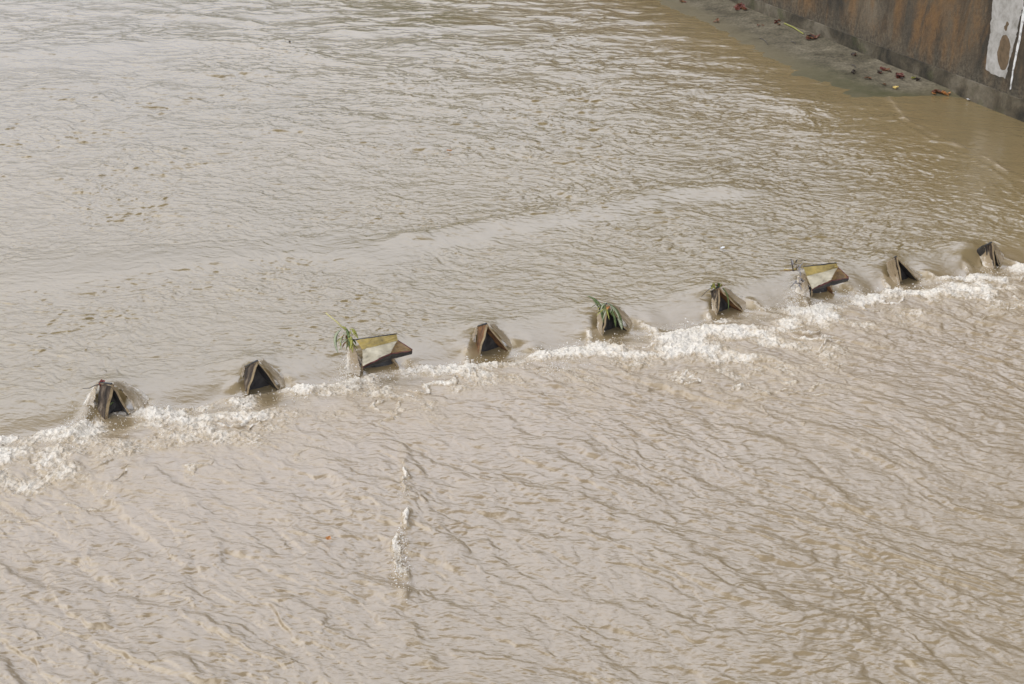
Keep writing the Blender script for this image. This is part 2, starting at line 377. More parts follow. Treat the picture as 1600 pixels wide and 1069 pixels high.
def build_river():
    pys = np.concatenate([np.linspace(1085, 700, 520), np.linspace(699.4, 370, 620), np.linspace(369.5, -10, 760)])
    ys_mid = np.array([at(800, p)[1] for p in pys])
    ys = np.concatenate([np.linspace(1.0, ys_mid[0] - .1, 30), ys_mid, ys_mid[-1] * np.geomspace(1.01, 8, 50)])
    a_mid = np.linspace(-.425, .425, 1500)
    aa = np.concatenate([-.425 - np.geomspace(.6, .004, 50), a_mid, .425 + np.geomspace(.004, .6, 50)])
    A, Y = np.meshgrid(aa, ys); X = A * (ST * Y + CAM_H * CT)
    X = X.astype(np.float32); Y = Y.astype(np.float32); ny, nx = X.shape
    q = (X - WO[0]) * WN[0] + (Y - WO[1]) * WN[1]; t = (X - WO[0]) * WU[0] + (Y - WO[1]) * WU[1]
    # fade fine waves where the grid is coarse
    cell = np.maximum(np.abs(np.gradient(X, axis=1)), np.abs(np.gradient(Y, axis=0)))
    def fade(lam): return np.clip((lam / cell - 2.5) / 2.5, 0, 1)
    wx = pn(X * .35, Y * .35, 1); wy = pn(X * .35, Y * .35, 2)
    w2x = pn(X * 1.3, Y * 1.3, 3); w2y = pn(X * 1.3, Y * 1.3, 4)
    Xw = X + .45 * wx + .12 * w2x; Yw = Y + .45 * wy + .12 * w2y
    w3x = pn(X * 4.5, Y * 4.5, 5); w3y = pn(X * 4.5, Y * 4.5, 6)
    # ---------------- upstream waves
    def rid(n): return (1 - np.abs(n)) ** 2
    def steps(Xs, Ys, table, mid=None):
        """small wave fronts: nearly flat plates parted by short thin steep faces that look at the viewer"""
        out = np.zeros_like(X)
        for lam, asp, ang, amp, wd_, sd in table:
            l, f = rot(Xs + .04 * w3x, Ys + .04 * w3y, ang)
            n = pn(l / (lam * asp), f / lam, sd); n = pn(l / (lam * asp), f / lam + .2 * n, sd)
            brk = .5 + .5 * sst(-.25, .30, pn(l / (lam * asp * .8) + 7, f / lam * .7, sd + 50))
            out += amp * (mid if lam > .9 and mid is not None else 1) * fade(lam * .85) * brk * (np.tanh((n - .05) / wd_) - 1.3 * n)
        return out
    up = np.zeros_like(X)
    fine = .65 + .55 * sst(-.35, .35, pn(X * .9, Y * 1.1, 61))
    far_k = .15 + 1.2 * sst(24, 42, Y)
    up += steps(Xw, Yw, ((1.08, 2.2, -12, 0.01972, .13, 79), (0.684, 2.2, -13, 0.01508, .11, 80), (0.684, 1.9, 6, 0.00928, .11, 78), (0.446, 2.2, -14, 0.00841, .07, 81), (0.446, 1.9, 8, 0.00609, .07, 82), (0.302, 2.0, -16, 0.0087, .07, 83), (0.302, 1.8, 6, 0.00609, .08, 76), (0.216, 1.8, -10, 0.00812, .09, 84), (0.151, 1.7, -14, 0.00638, .11, 77), (0.108, 1.6, 0, 0.00435, .14, 75)), far_k)
    for lam, asp, ang, amp, sd, k in ((5.0, 2.0, -12, .035, 10, .15), (2.1, 2.0, -20, .036, 11, .30), (1.0, 1.8, -20, .025, 12, .34), (1.1, 1.6, 10, .015, 17, .32),
                                       (.55, 1.5, -17, .006, 13, .36), (.31, 1.8, -12, .006, 14, .40), (.20, 1.7, -6, .006, 15, .42), (.125, 1.5, -10, .0065, 16, .42), (.08, 1.3, -8, .0050, 19, .4)):
        g = lam < .4
        l, f = rot(Xw + .03 * w3x * g, Yw + .03 * w3y * g, ang)
        up += amp * fade(lam) * (fine if g else far_k if .9 < lam < 3 else 1) * chop(l / (lam * asp), f / lam, sd, k)
    # ---------------- downstream waves: flat plates parted by oblique folds
    dn = np.zeros_like(X)
    Xd = X + .35 * wx + .05 * w2x; Yd = Y + .35 * wy + .05 * w2y
    dn += steps(Xd, Yd, ((0.975, 3.4, -41, 0.026, .07, 85), (0.562, 3.0, -38, 0.0185, .075, 86), (0.375, 2.4, -34, 0.01102, .08, 87), (0.375, 2.0, -4, 0.00609, .08, 88), (0.255, 2.2, -28, 0.0080, .09, 89), (0.18, 2.0, -18, 0.0058, .11, 90), (0.12, 1.8, -10, 0.0042, .13, 91)))
    for lam, asp, ang, amp, sd, k in ((3.6, 2.6, -45, .060, 20, .3), (1.7, 3.2, -45, .036, 21, .36), (.85, 2.8, -42, .015, 22, .34), (.48, 2.2, -35, .009, 23, .34),
                                       (.28, 1.9, -26, .006, 24, .40), (.18, 1.7, -18, .006, 25, .42), (.115, 1.5, -8, .0060, 26, .42), (.075, 1.2, -15, .0042, 27, .4)):
        g = lam < .4
        l, f = rot(Xd + .02 * w3x * g, Yd + .02 * w3y * g, ang)
        dn += amp * fade(lam) * (fine if g else 1) * chop(l / (lam * asp), f / lam, sd, k)
    patch = .75 + .45 * sst(-.35, .45, pn(X * .28 + 3, Y * .28, 30))       # calmer and rougher patches
    # ---------------- weir profile
    wig = .16 * pn(t * .9, t * 0 + 3.3, 31) + .08 * pn(t * 2.7, t * 0 + 8.1, 32)
    dmin = np.min([np.abs(t - p - .12) for p in PT], axis=0)
    qf = .02 + .28 * sst(-6.5, 0, t) * (1 - .3 * sst(6, 9, t)) + wig - .18 * np.exp(-(dmin / .5) ** 2)                      # where the foam starts
    drop = sst(-1.05, .30, q - wig * .5)
    z = ZU * (1 - drop) - .035 * np.exp(-((q - qf + .05) / .28) ** 2) + .05 * sst(.2, .9, q) * np.exp(-np.maximum(q - .9, 0) / 1.6)
    kup = 1 - .9 * sst(-1.3, .05, q); kdn = sst(.3, 1.6, q)
    # shore calm
    wallA, wallB = at(1140, 0, .45)[:2], at(1600, 190, .40)[:2]; wd = (wallB - wallA) / np.hypot(*(wallB - wallA))
    dw = (X - wallA[0]) * wd[1] * -1 + (Y - wallA[1]) * wd[0]; dw = -dw if np.mean(dw[:, nx // 2]) < 0 else dw
    shore = .30 + .70 * sst(1.0, 7.0, np.abs(dw))
    calm = np.zeros_like(X)
    for pts, hgt, wn_, wf_, calmk in (([(-60, 452), (120, 436), (250, 420), (480, 396), (570, 402), (640, 428)], .060, .45, 1.5, .75),
                                      ([(575, 388), (640, 372), (720, 356), (900, 325), (1050, 300), (1210, 286)], .12, .70, .40, .75),
                                      ([(-60, 95), (130, 76), (340, 64)], .12, .8, 3.5, .3), ([(500, 52), (640, 46), (800, 38)], .10, .8, 3.0, .3),
                                      ([(250, 355), (330, 345), (470, 350)], .04, .5, 1.6, .2)):
        d, r = polydist(X, Y, PL(pts, ZU)); ends = sst(0, .12, r) * (1 - sst(.85, 1, r))
        d = d + .3 * wx + .1 * w2x
        prof = np.where(d < 0, np.exp(-(d / wn_) ** 2), np.exp(-(d / wf_) ** 2))
        z += hgt * prof * ends; calm = np.maximum(calm, calmk * ends * np.exp(-((d - (.5 if wf_ > wn_ else -.7)) / (max(wf_, wn_) * .7)) ** 2))
    # slick brow just above the weir
    calm = np.maximum(calm, .45 * sst(-1.3, -.5, q) * (1 - sst(.1, .5, q)))
    d, r = polydist(X, Y, PL([(1392, 150), (1412, 185), (1470, 216), (1540, 248), (1600, 285), (1660, 330)], ZU))
    d = d + .12 * wx + .05 * w2x
    lumpA = pn(X * .9, Y * .9, 65)
    arc = np.exp(-(d / .14) ** 2) * sst(0, .06, r); pool = sst(-.1, .4, d) * (np.abs(dw) < 8)
    z += .022 * arc * np.clip(.4 + w2x + lumpA, 0, 1.2) + .012 * np.exp(-((d + .35) / .1) ** 2) * sst(.05, .3, r)
    z += up * (.80 + .35 * sst(23, 34, Y)) * kup * patch * shore * (1 - calm * .8) * (1 - .45 * pool * kup)
    z += .86 * dn * kdn * (.75 + .5 * sst(-.4, .4, pn(X * .2, Y * .2, 33)))
    # ---------------- pile-up of water against each splitter
    lumpB = pn(X * 3.1, Y * 3.1, 66)
    for p in PT:
        z += .085 * np.exp(-(((t - p) / .40) ** 2 + ((q + .85) / .34) ** 2))
        arm = np.abs(t - p - .02) - (.22 + .36 * np.clip(q + .85, 0, 3)) - .05 * w2x
        z += .050 * np.exp(-np.where(arm < 0, (arm / .11) ** 2, (arm / .20) ** 2)) * sst(-.7, -.1, q) * (.6 + lumpB) * (1 - sst(.1, 1.3, q))
        z += .05 * np.exp(-(((t - p - .75) / .3) ** 2 + ((q + .1) / .5) ** 2))
        inside = np.exp(-(((t - p - .02) / .30) ** 4 + ((q + .05) / .40) ** 4)); deep = -.03
        z = z * (1 - inside) + inside * np.minimum(z, deep + .02 * w2x)
    # ---------------- foam below the weir
    reach = 1.05 + .35 * pn(t * .5, t * 0 + 1.7, 34) + .9 * sst(1.0, 3.0, t) * (1 - sst(5, 6.5, t)) + .25 * sst(6.5, 9.5, t) + .4 * (1 - sst(-7, -4.5, t))
    on = sst(-.06, .10, q - qf + .10 * w2x)
    foam = on * np.exp(-np.maximum(q - qf, 0) / np.maximum(reach, .3))
    curl = rid(pn(Xw * 1.2 + .5 * w2x, Yw * 1.9 + .5 * w2y, 62) * 2.0) * sst(-.2, .5, pn(X * .8, Y * 1.1, 63)); curl2 = rid(pn(Xw * 2.8 + .5 * w2y, Yw * 3.6, 64) * 2.0)
    lump = pn(X * 1.1 + 9, Y * 1.5, 35); lump2 = pn(X * 2.6, Y * 3.4, 36)
    foam = np.clip(foam * (.95 + .9 * lump + .6 * lump2), 0, 1)
    far = on * np.exp(-np.maximum(q - qf, 0) / (1.5 * np.maximum(reach, .5)))
    foam = np.maximum(foam, np.clip(far * 1.6, 0, .95) * np.clip(.85 * sst(.38, .90, curl) + .45 * sst(.55, .95, curl2) * sst(-.1, .4, lump), 0, 1))
    for p in PT:                                                            # dark wake right behind each opening
        foam *= 1 - .8 * np.exp(-(((t - p - .05) / .33) ** 2 + ((q - .25) / .40) ** 2))
    for p in PT:
        arm = np.abs(t - p - .02) - (.22 + .36 * np.clip(q + .85, 0, 3)) - .05 * w2x
        foam = np.maximum(foam, .75 * np.exp(-((arm - .02) / .09) ** 2) * sst(-.45, .1, q) * (1 - sst(.3, 1.0, q)) * np.clip(.7 + lump2, 0, 1))
    # streaks of foam carried further down
    l, f = rot(Xw, Yw, -52); st_ = rid(pn(l / 2.2, f / .55, 37) * 1.8)
    foam = np.maximum(foam, .55 * sst(.80, .98, st_) * sst(.4, 1.0, q) * np.exp(-np.maximum(q - .8, 0) / (1.3 + .8 * reach)) * sst(-.1, .3, lump))
    # the foaming crease in the lower middle
    cl = PL([(638, 660), (633, 700), (631, 740), (643, 775), (640, 800), (622, 850), (625, 880), (632, 915), (642, 950), (655, 985), (690, 1080)], 0.03)
    d, r = polydist(X, Y, cl); dj = d + .10 * w2x + .05 * pn(X * 4, Y * 4, 38)
    ends = sst(0, .1, r) * (1 - .5 * sst(.6, 1, r))
    crest = np.where(dj < 0, np.exp(-(dj / .10) ** 2), np.exp(-(dj / .35) ** 2))
    crest2 = np.where(dj > 0, np.exp(-(dj / .07) ** 2), np.exp(-(dj / .30) ** 2))
    z += .055 * crest2 * ends * sst(.05, .25, r) * np.clip(.45 + .8 * lump2, .1, 1.3)
    fk = np.clip(sst(.16, .24, r) * (1 - sst(.32, .36, r)) * .8 + sst(.36, .42, r) * (1 - sst(.58, .68, r)), 0, 1)
    foam = np.maximum(foam, 1.15 * fk * np.exp(-((dj + .02 + .05 * pn(X * 7, Y * 7, 68)) / .065) ** 2) * np.clip(.45 + 1.6 * lump2, 0, 1))
    foam = np.maximum(foam, .35 * ends * np.exp(-((dj + .05) / .09) ** 2) * np.clip(.5 + lump2, 0, 1))
    # small breaking tips elsewhere and the thin foam arc near the bank
    foam = np.maximum(foam, .38 * np.exp(-(d * 0 + np.abs(polydist(X, Y, PL([(1392, 150), (1412, 185), (1470, 216), (1540, 248), (1600, 285), (1660, 330)], ZU))[0] + .12 * wx + .05 * w2x)) / .07) * sst(-.3, .3, pn(X * 1.5, Y * 1.5, 39)) * kup)
    foam = np.maximum(foam, .45 * on * np.exp(-np.maximum(q - qf, 0) / .25))
    fz = sst(.15, .85, foam) * fade(.2)
    b1 = np.abs(pn(Xw * 1.8 + .3 * w3x, Yw * 2.2 + .3 * w3y, 50)); b2 = np.abs(pn(Xw * 4.5 + .3 * w3y, Yw * 5, 51)); b3 = np.abs(pn(X * 10, Y * 10, 52)); b4 = pn(X * 22, Y * 22, 53)
    z += fz * (.055 * (1 - b1) ** 2 + .045 * (1 - b2) ** 2 + .04 * (1 - b3) + .024 * b4 - .055)
    X2 = X + fz * (.045 * pn(X * 6, Y * 6, 54) + .03 * pn(X * 15, Y * 15, 55)); Y2 = Y + fz * (.045 * pn(X * 6, Y * 6, 56) + .03 * pn(X * 15, Y * 15, 57))
    aer = np.clip(sst(.2, 1.0, q) * (1 - .25 * sst(5, 11, t) ) * np.exp(-np.maximum(q - 3, 0) / 14), 0, 1)
    aer = np.maximum(aer, .35 * sst(-.9, .1, q))
    co = np.stack([X2, Y2, z], -1).reshape(-1, 3).astype(np.float32)
    me = bpy.data.meshes.new("river_water"); nv = nx * ny; me.vertices.add(nv); me.vertices.foreach_set('co', co.ravel())
    ii = np.arange(nv, dtype=np.int32).reshape(ny, nx)
    fq = np.stack([ii[:-1, :-1], ii[:-1, 1:], ii[1:, 1:], ii[1:, :-1]], -1).reshape(-1, 4)
    nf = len(fq); me.loops.add(nf * 4); me.loops.foreach_set('vertex_index', fq.ravel())
    me.polygons.add(nf); me.polygons.foreach_set('loop_start', np.arange(0, nf * 4, 4, dtype=np.int32))
    me.update(); me.polygons.foreach_set('use_smooth', np.ones(nf, bool))
    for n, v in (('foam', foam), ('aer', aer), ('calm', np.clip(np.maximum(calm, pool * kup * .5), 0, 1))):
        me.attributes.new(n, 'FLOAT', 'POINT').data.foreach_set('value', v.ravel().astype(np.float32))
    me.materials.append(WATER)
    o = bpy.data.objects.new("river_water", me); C.objects.link(o); tag(o, kind='structure')
build_river()

# ------------------------------------------------------------------ retaining wall and apron
WA = at(1140, 0, .35); WB = at(1600, 190, .17)
wd = (WB - WA); wd[2] = 0; wd /= np.linalg.norm(wd); wback = np.array([-wd[1], wd[0], 0])
if wback[0] < 0: wback = -wback
def on_wall(px, py, proud=0.0):
    d = ray(px, py); o = WA - wback * proud
    return CAMP + d * (np.dot(o - CAMP, wback) / np.dot(d, wback))
def wall_box(s0, s1, z0, z1, proud, thick):
    V = []
    for s in (s0, s1):
        for off in (-proud, thick):
            for zz in (z0, z1): V.append(WA * [1, 1, 0] + wd * s + wback * off + np.array([0, 0, zz]))
    F = [(0, 1, 5, 4), (2, 6, 7, 3), (0, 2, 3, 1), (4, 5, 7, 6), (1, 3, 7, 5), (0, 4, 6, 2)]
    return V, F
wall = thing("retaining_wall", WA * [1, 1, 0], "tall stained concrete river wall with a pale cement patch", "wall")
wall.rotation_euler = (0, 0, 0)
V, F = wall_box(-60, 45, .3, 6.5, 0, .8); obj_from("wall_face", V, F, M_WALL, wall)
V, F = wall_box(-60, 45, -1.5, .82, .06, .7)
# chamfered top of the footing
V = [np.array(v) for v in V]
for k in (1, 5): V[k] = V[k] - np.array([0, 0, .06])
obj_from("footing", V, F, M_FOOT, wall)
def wall_poly(name, px, mat, proud, jit=.02, parent=wall, seed=0):
    pts = [on_wall(*p) for p in px]; r = np.random.default_rng(seed); out = []
    for k in range(len(pts)):
        a, b_ = pts[k], pts[(k + 1) % len(pts)]; n = max(2, int(np.linalg.norm(b_ - a) / .08))
        for i in range(n): out.append(a + (b_ - a) * i / n + wd * r.normal(0, jit) + np.array([0, 0, r.normal(0, jit)]))
    n = len(out); V = [p - wback * proud for p in out] + [p + wback * .05 for p in out]
    F = [list(range(n))] + [[i, i + n, (i + 1) % n + n, (i + 1) % n] for i in range(n)]
    o = obj_from(name, V, F, mat, parent)
    bm = bmesh.new(); bm.from_mesh(o.data); bmesh.ops.triangulate(bm, faces=[f for f in bm.faces if len(f.verts) > 4]); bmesh.ops.recalc_face_normals(bm, faces=bm.faces); bm.to_mesh(o.data); bm.free()
    return o
wall_poly("cement_patch", [(1553, -20), (1550, 25), (1547, 55), (1542, 90), (1540, 108), (1552, 116), (1562, 120), (1571, 122), (1574, 112), (1578, 92), (1586, 66), (1592, 35), (1600, 8), (1604, -20)], M_PATCH, .012, .015, seed=1)
def oval(cx, cy, rx, ry, n=22): return [(cx + rx * math.cos(2 * math.pi * k / n) + (2 if math.sin(2 * math.pi * k / n) < 0 else -1) * .8, cy + ry * math.sin(2 * math.pi * k / n)) for k in range(n)]
wall_poly("damp_stain", oval(1569, 82, 9.5, 28), M_STAIN, .015, .006, seed=2)
wall_poly("damp_stain", oval(1573, 41, 2.6, 7.5), M_STAIN, .015, .004, seed=3)
wall_poly("lime_streak", [(1600, 10), (1601, 28), (1595, 60), (1590, 84), (1584, 112), (1580, 140), (1578, 140), (1582, 112), (1587, 84), (1592, 58), (1597, 26)], M_JOINT, .014, .006, seed=4)

APW = [(1010, -55), (1080, -25), (1140, 0), (1200, 25), (1260, 50), (1320, 75), (1380, 100), (1440, 124), (1500, 150), (1560, 174), (1640, 207)]
APE = [(900, -52), (985, -22), (1040, 3), (1112, 36), (1180, 76), (1240, 106), (1296, 130), (1345, 147), (1440, 158), (1530, 183), (1610, 216)]
av, af, aw, am = [], [], [], []
NC = 30; seg = 18; rows = []
def lerp(a, b_, t): return (a[0] + (b_[0] - a[0]) * t, a[1] + (b_[1] - a[1]) * t)
for k in range(len(APW) - 1):
    for i in range(seg + (k == len(APW) - 2)):
        rows.append((lerp(APW[k], APW[k + 1], i / seg), lerp(APE[k], APE[k + 1], i / seg)))
for r_i, (pw_, pe_) in enumerate(rows):
    under = float(sst(1440, 1520, np.array(pw_[0])))
    zt = .35 - .19 * under; ze = .182 - .09 * under
    a = at(*pw_, zt); e = at(*pe_, ze)
    a = a + wback * .15
    for j in range(NC + 1):
        t = j / NC * 1.6
        p = a + (e - a) * t
        p[2] = zt + (ze - zt) * t if t <= 1 else ze - (t - 1) * .25
        p[2] += .014 * float(pn(np.array([p[0] * .9]), np.array([p[1] * .9]), 60)[0]) + .010 * float(pn(np.array([p[0] * 3.1]), np.array([p[1] * 3.1]), 67)[0])
        av.append(p); aw.append(float(sst(.55, 1.0, np.array(t)) * .9 + under)); am.append(float(sst(1260, 1400, np.array(pw_[0])) * sst(.45, .85, np.array(t)) + .8 * under))
for r_i in range(len(rows) - 1):
    for j in range(NC):
        a = r_i * (NC + 1) + j; af.append((a, a + 1, a + NC + 2, a + NC + 1))
apron = obj_from("concrete_apron", av, af, M_APRON, smooth=True); tag(apron, kind='structure')
apron.data.attributes.new('wet', 'FLOAT', 'POINT').data.foreach_set('value', np.clip(aw, 0, 1).astype(np.float32))

apron.data.attributes.new('moss', 'FLOAT', 'POINT').data.foreach_set('value', np.clip(am, 0, 1).astype(np.float32))

# ------------------------------------------------------------------ the row of weir splitters
GROUP = "steel flow splitters along the weir"
def splitter(idx, label, A, L, Rr, ridge, lback, thick=.035, mats_l=None, mats_r=None, name="flow_splitter"):
    base = WO + WU * PT[idx]
    t = thing(name, (base[0], base[1], 0), label, "weir splitter", GROUP)
    a, l, r = pw(*A), pw(*L), pw(*Rr)
    rb = pw(*ridge); lb = pw(*lback)
    dl = (l - a); l2 = l + dl / np.linalg.norm(dl) * .12
    dr = (r - a); r2 = r + dr / np.linalg.norm(dr) * .15
    ml = mats_l or [M_WOOD, M_DARK, M_EDGE]; mr = mats_r or [M_WOOD, M_DARK, M_EDGE]
    slab("side_plate", [a, l2, lb + np.array([0, 0, -.12]), rb], thick, ml, t, seed=idx * 3 + 1, flip=True)
    tail = a - WN3 * .95; tail[2] = .02; rtail = r2 - WN3 * .75
    slab("side_plate", [a + WU3 * .012, rb + WU3 * .012, rtail - WU3 * .25, r2], thick * .7, mr, t, seed=idx * 3 + 2, flip=True)
    bk = lambda f, e, k=.40: f + (e - f) * k
    slab("shade_plate", [bk(a, rb) + (0, 0, -.03), bk(l2, lb) + (0, 0, -.12) + WU3 * .02, bk(r2, rtail) - WU3 * .02], .02, [M_DARK] * 3, t, seed=idx * 3 + 3)  # near-black sheet across the hollow, added to deepen the opening's shade
    tube("ridge_bar", [a + np.array([0, 0, .004]), a * .5 + rb * .5, rb - np.array([0, 0, .01])], .018, .018, M_STEEL, t)
    return t
spl = {}
spl[0] = splitter(0, "flow splitter with thick barky left plate and red scrap on its ridge", (174, 600), (165, 646), (208, 653), (155, 597, .45), (149, 651, .30), .05)
spl[1] = splitter(1, "bare dark pointed flow splitter between the red tipped one and the mustard tray", (402, 564), (385, 613), (440, 613), (384, 572, .45), (374, 618, .40))
spl[3] = splitter(3, "flow splitter with orange rust at the top of its mottled left plate", (760, 506), (746, 559), (801, 556), (747, 509, .40), (742, 559, .35), mats_l=[M_RUST, M_DARK, M_EDGE], mats_r=[M_WOOD, M_RUST, M_EDGE])
spl[4] = splitter(4, "flow splitter almost hidden under green reed blades", (948, 475), (942, 513), (980, 516), (936, 480, .40), (934, 518, .35))
spl[5] = splitter(5, "flow splitter with a small tuft of yellow leaves on its tip", (1123, 449), (1121, 481), (1166, 492), (1111, 455, .40), (1113, 486, .3), mats_r=[M_WOOD, M_RUST, M_EDGE])
spl[7] = splitter(7, "clean black flow splitter right of the tray with the upright twig", (1400, 401), (1406, 433), (1440, 443), (1395, 404, .4), (1397, 434, .3))
spl[8] = splitter(8, "narrow flow splitter veiled by water at the far right end of the row", (1549, 379), (1553, 420), (1562, 416), (1531, 388, .5), (1540, 424, .4))

def tray(idx, label, K):
    """splitter whose steel cap is bent open into a boat-like tray"""
    base = WO + WU * PT[idx]
    t = thing("flow_splitter", (base[0], base[1], 0), label, "weir splitter", GROUP)
    A, B, Cc, D, E, Fp, G = [at(*K[k]) for k in 'ABCDEFG']
    slab("back_panel", [A, B, D, Cc], .012, [M_YEL, M_YEL, M_STEEL], t, sub=8, wob=.004, seed=idx * 7)
    slab("floor_panel", [Cc, D, Fp, E], .014, [M_CREAM, M_DARK, M_EDGE], t, sub=8, wob=.004, seed=idx * 7 + 1, flip=True)
    low = np.array([0, 0, -.085]) + WN3 * -.03
    slab("end_panel", [D, G, G * .45 + Fp * .55 + low * 1.3, Fp], .012, [M_BROWNP, M_BROWNP, M_RED], t, sub=6, wob=.004, seed=idx * 7 + 2)
    G2, F2, E2 = G + low * .9, Fp + low * 1.6, E + low * .55
    slab("rim", [G, G2, F2, Fp + np.array([0, 0, -.012])], .02, [M_RED, M_DARK, M_RED], t, sub=4, wob=.004, seed=idx * 7 + 3)
    slab("rim", [Fp + np.array([0, 0, -.012]), F2, E2, E + np.array([0, 0, -.012])], .02, [M_RED, M_DARK, M_RED], t, sub=4, wob=.004, seed=idx * 7 + 4)
    tube("edge_bar", [A + (0, 0, .004), A * .5 + B * .5 + (0, 0, .004), B + (0, 0, .004)], .010, .010, M_STEEL, t)
    tube("edge_bar", [D + (0, 0, .004), D * .5 + G * .5 + (0, 0, .006), G + (0, 0, .004)], .010, .012, M_RED, t)
    # support below: two plates open downstream
    l0, l1 = pw(*K['l0'], .12), pw(*K['l1'], .05); r0, r1 = pw(*K['r0'], .12), pw(*K['r1'], .0)
    up = -WN3 * .7
    slab("side_plate", [l0, l1 + (0, 0, -.12), l1 + up + (0, 0, -.12), l0 + up], .04, [M_WOOD, M_DARK, M_EDGE], t, seed=idx * 7 + 5)
    slab("side_plate", [r0, r0 + up, r1 + up + (0, 0, -.1), r1 + (0, 0, -.1)], .03, [M_RUST, M_DARK, M_EDGE], t, seed=idx * 7 + 6)
    slab("shade_plate", [l0 + up * .22, l1 + up * .22 + (0, 0, -.3), r1 + up * .22 + (0, 0, -.3), r0 + up * .22], .03, [M_DARK, M_DARK, M_DARK], t, seed=idx * 7 + 7)  # near-black sheet added in place of the shade under the tray
    return t
T1 = dict(A=(556, 531, .73), B=(620, 522, .76), C=(566, 546, .60), D=(621, 532, .64), E=(567, 572, .43), F=(611, 551, .50), G=(644, 547, .52),
          l0=(568, 568), l1=(566, 592), r0=(612, 560), r1=(632, 584))
T2 = dict(A=(1255, 417, .74), B=(1307, 411, .77), C=(1260, 431, .60), D=(1309, 418, .66), E=(1269, 451, .44), F=(1299, 437, .52), G=(1326, 434, .53),
          l0=(1271, 448), l1=(1267, 477), r0=(1296, 444), r1=(1306, 462))
tray(2, "flow splitter bent into a mustard and cream tray with a long pale stalk", T1)
tray(6, "flow splitter bent into a yellow tray with a dark upright twig at its left", T2)

# ------------------------------------------------------------------ sheets of water sliding off the splitters
def water_sheet(inner, outer, foam_v=.35, n=26, m=14, seed=0, wob=.018, thick=.02):
    """ruled sheet of thrown water between two measured lines (px, py, metres upstream)"""
    def samp(pts, k):
        P = [pw(*p) for p in pts]; out = []
        for i in range(k + 1):
            s = i / k * (len(P) - 1); j = min(int(s), len(P) - 2); f = s - j
            out.append(P[j] * (1 - f) + P[j + 1] * f)
        return out
    I, O = samp(inner, n), samp(outer, n); r = np.random.default_rng(seed); ph = r.random(3) * 50
    V, F, fo = [], [], []
    for side in (0, 1):
        for i in range(n + 1):
            for j in range(m + 1):
                t = j / m; p = I[i] * (1 - t) + O[i] * t
                bulge = math.sin(math.pi * t) * .03
                a = np.array([p[0] * 5 + ph[0]]); b_ = np.array([i / n * 2.2 + ph[1]])
                k = float(pn(np.array([t * 4 + ph[0]]), b_, 70)[0]) * wob * 1.6 + float(pn(np.array([t * 11 + ph[2]]), b_ * 3, 71)[0]) * wob
                k += float(pn(np.array([t * 9 + ph[1]]), np.array([i / n * 1.2 + ph[0]]), 72)[0]) * wob * 2.2
                off = (np.array([0, 0, 1.0]) * .7 + WN3 * .3) * (bulge + k - thick * side)
                if i == n or j in (0, m): off = off + r.normal(0, .012, 3) * (side == 0)
                V.append(p + off); fo.append(min(1, foam_v * (.5 + .6 * i / n) + (.35 + foam_v * .5) * max(0, (t - .55) / .45) * (.5 + .5 * i / n)))
    W = m + 1; H_ = (n + 1) * W
    for i in range(n):
        for j in range(m):
            a = i * W + j; F.append((a, a + 1, a + W + 1, a + W)); F.append((H_ + a, H_ + a + W, H_ + a + W + 1, H_ + a + 1))
    for i in range(n):
        for j in (0, m):
            a = i * W + j; F.append((a, a + W, H_ + a + W, H_ + a))
    for j in range(m):
        for i in (0, n):
            a = i * W + j; F.append((a, a + 1, H_ + a + 1, H_ + a))
    o = obj_from("water_sheet", V, F, WATER, smooth=True); tag(o, kind='structure')
    fo = np.array(fo, np.float32)
    o.data.attributes.new('foam', 'FLOAT', 'POINT').data.foreach_set('value', fo)
    o.data.attributes.new('aer', 'FLOAT', 'POINT').data.foreach_set('value', np.full(len(V), .9, np.float32))
    o.data.attributes.new('calm', 'FLOAT', 'POINT').data.foreach_set('value', np.full(len(V), .2, np.float32))
    bm = bmesh.new(); bm.from_mesh(o.data); bmesh.ops.recalc_face_normals(bm, faces=bm.faces); bm.to_mesh(o.data); bm.free()
    return o
